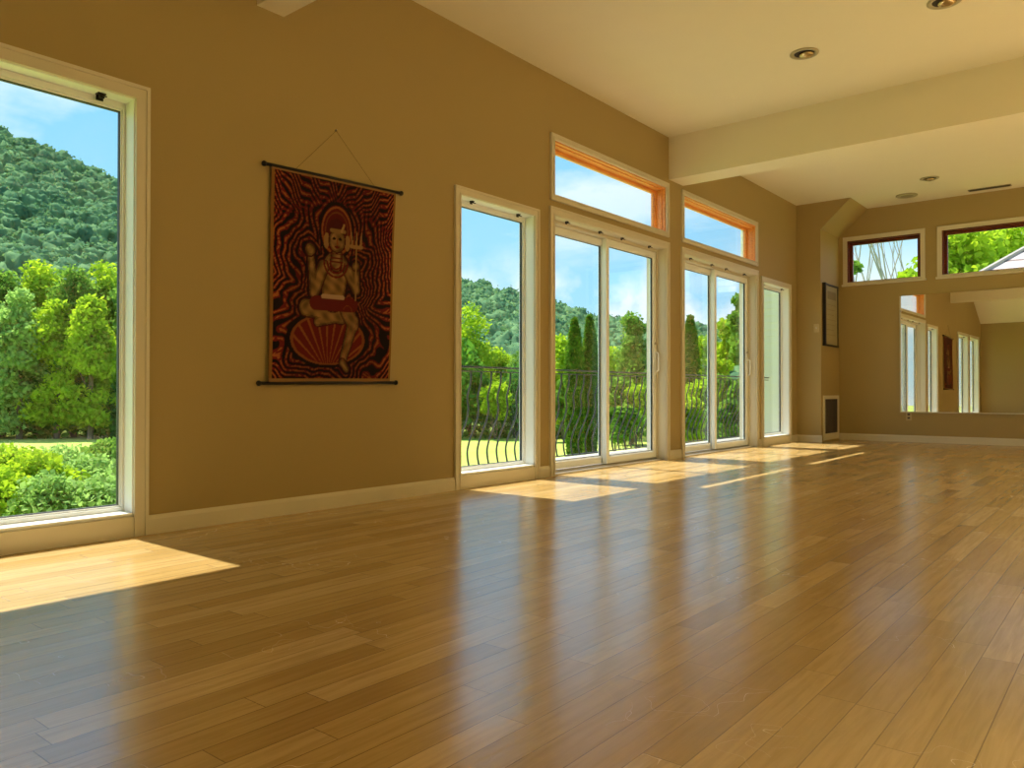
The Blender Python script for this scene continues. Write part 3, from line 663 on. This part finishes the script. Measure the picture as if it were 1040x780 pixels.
# through the narrow window and the doors
OT = [(476, 304, 66, 2.9, 'leaf_bright', 'leafy yellow-green tree at the left in the narrow window'),
      (450, 318, 67, 2.7, 'leaf_mid', 'green tree just left of the narrow window view'),
      (504, 350, 72, 2.6, 'leaf_bright', 'bright round low tree behind the railing in the narrow window'),
      (530, 354, 68, 2.3, 'leaf_mid', 'green low tree behind the railing at the right of the narrow window'),
      (569, 338, 62, 1.9, 'leaf_bright', 'light green tree left of the two tall cypresses'),
      (550, 350, 70, 1.9, 'leaf_mid', 'green tree between narrow window and first glass door'),
      (641, 314, 54, 1.9, 'leaf_mid', 'rounded green tree filling the right pane of the first glass door'),
      (621, 350, 60, 1.6, 'leaf_bright', 'small bright tree at the left of the right pane in the first glass door'),
      (668, 330, 52, 1.6, 'leaf_mid', 'green tree right of the rounded tree behind the first glass door'),
      (717, 338, 52, 1.7, 'leaf_bright', 'bright green tree behind the left pane of the second glass door'),
      (737, 322, 44, 1.2, 'leaf_bright', 'yellow-green tree in the right pane of the second glass door'),
      (753, 296, 36, 1.1, 'leaf_mid', 'taller green tree by the pale house wing')]
for px, ty, dp, rx, mn, lb in OT:
    k += 1; tree('deciduous_tree', P2(px, dp), hz(ty, dp), rx, mn, lb, n=6500, size=.28, low=.0, lobes=26, seed=k, group='trees beyond the balcony')
def cypress(px, ty, depth, rad, label, seed):
    rs = np.random.RandomState(seed); h = hz(ty, depth); r = empty('cypress_tree', P2(px, depth), label=label, cat='tree', group='columnar cypresses in the garden')
    n = 5200; t_ = rs.uniform(0, 1, n)**.85; a = rs.uniform(0, 2*PI, n)
    rr = rad*np.minimum(1, (1-t_)*3.2)**.6*(.80+.10*np.sin(a*5+t_*20)+.12*rs.uniform(-1, 1, n))*np.clip(.75+t_*1.2, 0, 1)
    P = np.stack([np.cos(a)*rr, np.sin(a)*rr, .1+t_*(h-.15)], 1); V, T = leaves_np(P, .30, rs=rs)
    V[:, 2] += 0; mesh_np('foliage', V, T, M['cypress'], r)
    c = MB().tube([(0, 0, 0), (0, 0, h*.4), (0, 0, h*.9)], [.14, .09, .03], 8).build('trunk', M['bark']); c.parent = r
cypress(583.5, 323, 42, .50, 'dark columnar cypress, left one of the pair behind the first glass door', 1)
cypress(599, 320, 43, .46, 'dark columnar cypress, right one of the pair behind the first glass door', 2)
cypress(701, 320, 42, .52, 'dark columnar cypress behind the left pane of the second glass door', 3)

# shrubs below the big window and garden shrubs
def shrub(base, h, rx, mn, label, seed, n=24000, size=.055, lobes=40, group='shrubs under the tall window'):
    rs = np.random.RandomState(seed); r = empty('leafy_shrub', base, label=label, cat='shrub', group=group)
    P, cs = crown_points(rs, n, h*.35, h, rx, lobes); V, T = leaves_np(P, size, rs=rs); mesh_np('foliage', V, T, M[mn], r)
    st = MB()
    for cx, cy, cz, r_ in cs[:9]: st.tube([(cx*.1, cy*.1, 0), (cx*.6, cy*.6, cz*.5), (cx, cy, cz)], [.022, .014, .006], 6)
    o = st.build('stems', M['bark']); o.parent = r
SH = [(-22, 455, 8.6, 1.0, 'leaf_bright', 'lime-green shrub at the far left under the tall window'),
      (14, 452, 8.0, .62, 'leaf_bright', 'lime-green large-leaved shrub in the lower left of the tall window'),
      (38, 458, 7.2, .55, 'leaf_bright', 'lime-green shrub, second from left in the tall window'),
      (66, 453, 9.0, .75, 'leaf_grey', 'soft grey-green shrub in the middle of the tall window'),
      (92, 462, 8.0, .60, 'leaf_grey', 'soft green feathery shrub right of centre in the tall window'),
      (118, 448, 8.6, .60, 'leaf_mid', 'green shrub against the right jamb of the tall window'),
      (48, 480, 6.6, .55, 'leaf_grey', 'nearest pale green shrub low in the tall window'),
      (105, 482, 6.8, .55, 'leaf_grey', 'nearest soft green shrub low at the right of the tall window'),
      (0, 478, 6.6, .55, 'leaf_bright', 'nearest lime-green shrub low at the left of the tall window')]
for i, (px, ty, dp, rx, mn, lb) in enumerate(SH):
    ty -= 7; h = at(520, ty, dp).z-GZ; shrub(P2(px, dp), h, rx, mn, lb, 40+i)
GS = [(482, 376, 62, 1.9), (503, 388, 60, 1.7), (523, 382, 62, 1.7), (459, 380, 61, 2.0), (556, 396, 57, 1.5), (573, 384, 56, 1.2), (624, 384, 46, 1.2), (647, 390, 45, 1.2), (665, 378, 46, 1.2), (636, 410, 38, .9), (712, 387, 40, 1.3), (733, 380, 36, 1.0), (751, 386, 32, .9), (700, 404, 33, .9), (741, 404, 27, .8)]
where = ['behind the railing at left in the narrow window', 'low behind the railing in the narrow window middle', 'behind the railing at right in the narrow window', 'left of the narrow window view', 'low at the left of the first glass door', 'beside the cypress pair in the first glass door', 'at the left edge of the right pane, first glass door', 'centre of the right pane, first glass door', 'at the right edge of the first glass door', 'lowest and nearest in the right pane, first glass door', 'middle of the left pane, second glass door', 'left part of the right pane, second glass door', 'beside the frame of the second glass door', 'low under the cypress in the second glass door', 'nearest one in the second glass door']
for i, ((px, ty, dp, rx), wh) in enumerate(zip(GS, where)):
    h = at(520, ty, dp).z-GZ; shrub(P2(px, dp), h, rx, ['leaf_mid', 'leaf_bright', 'leaf_mid'][i % 3], 'rounded garden shrub '+wh, 70+i, n=3600, size=.24, lobes=14, group='garden shrubs below the balcony')

# forested mountainside: terrain and its forest canopy
RG = [(-420, 150), (-300, 128), (-200, 118), (-120, 112), (-60, 118), (0, 134), (40, 150), (80, 170), (125, 189), (200, 218), (300, 250), (400, 274), (468, 291), (500, 294), (530, 303), (565, 314), (605, 327), (650, 333), (720, 336), (800, 340), (900, 345)]
rows = 12; V = []; D0, D1_ = 95, 360
for px, y in RG:
    a = at(px, 397, D0); b_ = at(px, y+3, D1_)
    for j in range(rows):
        t_ = j/(rows-1); p = a.lerp(b_, t_); p.z = GZ+(b_.z-GZ)*(t_**1.25); V.append(tuple(p))
    e = at(px, 397, D1_+220); V.append((e.x, e.y, GZ))
R_ = rows+1; Fs = [(i*R_+j, (i+1)*R_+j, (i+1)*R_+j+1, i*R_+j+1) for i in range(len(RG)-1) for j in range(R_-1)]
grid_obj('mountain_slope', V, Fs, simple('forest_floor', (.06, .14, .06), .95, var=.4, vscale=.05), kind='structure')
def ico(sub):
    bm = bmesh.new(); bmesh.ops.create_icosphere(bm, subdivisions=sub, radius=1); v = np.array([q.co[:] for q in bm.verts]); f = np.array([[w_.index for w_ in q.verts] for q in bm.faces]); bm.free(); return v, f
iv, if_ = ico(3)
rs = np.random.RandomState(5); VV = []; FF_ = []; LP = []; off = 0
Varr = np.array(V).reshape(len(RG), R_, 3)
pxs = np.array([q[0] for q in RG], float)
for n_ in range(4200):
    px = rs.uniform(-260, 800); t_ = rs.uniform(0, 1)**.62
    i = min(np.searchsorted(pxs, px)-1, len(RG)-2); fu = (px-pxs[i])/(pxs[i+1]-pxs[i]); j = t_*(rows-1); j0 = min(int(j), rows-2); fv = j-j0
    p = (Varr[i, j0]*(1-fu)+Varr[i+1, j0]*fu)*(1-fv)+(Varr[i, j0+1]*(1-fu)+Varr[i+1, j0+1]*fu)*fv
    r_ = rs.uniform(1.8, 3.8)
    ph = rs.uniform(0, 6, 6); lump = 1+.13*np.sin(iv[:, 0]*6+ph[0])*np.sin(iv[:, 1]*6+ph[1])+.10*np.sin(iv[:, 2]*9+ph[2])+.08*np.sin(iv[:, 0]*15+ph[3])*np.sin(iv[:, 1]*15+ph[4])+rs.normal(size=len(iv))*.085
    VV.append(iv*(lump*r_)[:, None]*np.array([1, 1, rs.uniform(.9, 1.35)])+p+np.array([0, 0, r_*.3])); FF_.append(if_+off); off += len(iv); sel = rs.choice(len(iv), 70); LP.append(VV[-1][sel]+rs.normal(size=(70, 3))*.35)
o = mesh_np('hillside_forest', np.vstack(VV), np.vstack(FF_), M['forest']); tag(o, 'forest canopy covering the mountain slope, tinted blue-green for haze', 'forest', kind='stuff')
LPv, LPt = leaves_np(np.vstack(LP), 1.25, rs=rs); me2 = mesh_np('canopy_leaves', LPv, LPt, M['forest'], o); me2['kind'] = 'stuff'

# continuous undergrowth at the foot of the slope (nobody could count it)
n = 60000; px = rs.uniform(-300, 820, n); dp = rs.uniform(60, 75, n); hh = (rs.uniform(0, 1, n)**.8)*(4.6+2*np.sin(px*.03)+1.5*np.sin(px*.11))
Pp = np.array([tuple(at(a, 397, d)) for a, d in zip(px, dp)]); Pp[:, 2] = GZ+hh
Vv, Tt = leaves_np(Pp, .50, rs=rs); o = mesh_np('woodland_undergrowth', Vv, Tt, M['leaf_dark']); tag(o, 'dark undergrowth and wood edge behind the meadow trees', 'undergrowth', kind='stuff')

# ---------------------------------------------------------------- behind the far wall: bare branches, leafy tree, neighbour roof
def bare_tree(base, h, label, seed, lean=0.0):
    rs_ = random.Random(seed); r = empty('bare_tree', base, label=label, cat='tree', group='thin bare trees outside the high window')
    tk = MB()
    def br(p, d, L, rad, lev):
        pts = [p]; q = Vector(p)
        for i in range(4):
            d = (d+Vector((rs_.uniform(-.12, .12), rs_.uniform(-.12, .12), .03))).normalized(); q = q+d*L/4; pts.append(tuple(q))
        tk.tube(pts, [rad, rad*.85, rad*.7, rad*.55, rad*.4], 6)
        if lev < 3:
            for i in range(5 if lev == 0 else 3):
                s_ = Vector(pts[2+i % 3]); dd = (d+Vector((rs_.uniform(-.5, .5), rs_.uniform(-.4, .4), rs_.uniform(.1, .6)))).normalized(); br(tuple(s_), dd, L*.48, rad*.5, lev+1)
    br((0, 0, 0), Vector((lean, 0, 1)).normalized(), h, .055, 0)
    o = tk.build('branches', M['palebark']); o.parent = r
bare_tree(P2(903, 24), 9.5, 'thin leaning bare tree in the middle of the small high window', 3, .05)
bare_tree(P2(921, 25), 10.5, 'thin bare tree with forked trunk right of the middle one', 5, .02)
bare_tree(P2(929, 27), 10.0, 'thin upright bare tree at the right of the small high window', 9, -.02)
bare_tree(P2(868, 26), 9.5, 'thin bare tree at the left of the small high window', 12, .03)
tree('deciduous_tree', P2(866, 20), hz(262, 20), .62, 'leaf_mid', 'bushy green treetop in the lower left of the small high window', n=2600, size=.16, seed=91, low=.3)
tree('deciduous_tree', P2(922, 22), hz(272, 22), .60, 'leaf_bright', 'light green treetop low at the right of the small high window', n=2400, size=.16, seed=92, low=.3)
tree('deciduous_tree', P2(975, 19), hz(212, 19), 1.55, 'leaf_bright', 'large leafy bright green tree filling the wide high window', n=9000, size=.17, seed=93, low=.3, lobes=30)
tree('deciduous_tree', P2(1030, 22), hz(205, 22), 1.9, 'leaf_bright', 'large leafy green tree at the right behind the neighbouring roof', n=9000, size=.18, seed=94, low=.3, lobes=30)
# neighbouring hip-roofed building
rp = P2(1117, 15.0); r = empty('neighbour_house', rp, label='neighbouring building with pinkish grey shingled hip roof outside the wide high window', cat='building')
e0 = hz(272, 15)-.35; ap = e0+1.45
mb = MB(); mb.box((-1.7, -1.7, 0), (1.7, 1.7, e0)); o = mb.build('wall', M['siding']); o.parent = r
mb = MB(); n0 = 0
mb.v = [(-2.0, -2.0, e0), (2.0, -2.0, e0), (2.0, 2.0, e0), (-2.0, 2.0, e0), (-.1, 0, ap), (.1, 0, ap), (-2, -2, e0-.12), (2, -2, e0-.12), (2, 2, e0-.12), (-2, 2, e0-.12)]
mb.f = [(0, 1, 5, 4), (1, 2, 5), (2, 3, 4, 5), (3, 0, 4), (0, 6, 7, 1), (1, 7, 8, 2), (2, 8, 9, 3), (3, 9, 6, 0), (6, 9, 8, 7)]
o = mb.build('roof', M['shingle']); o.parent = r; 
mb = MB()
for a in ((-2, -2), (2, -2), (2, 2), (-2, 2)): mb.tube([(a[0], a[1], e0+.02), (math.copysign(.1, a[0]), 0, ap+.02)], .045, 6)
o = mb.build('ridge_cap', M['palebark']); o.parent = r
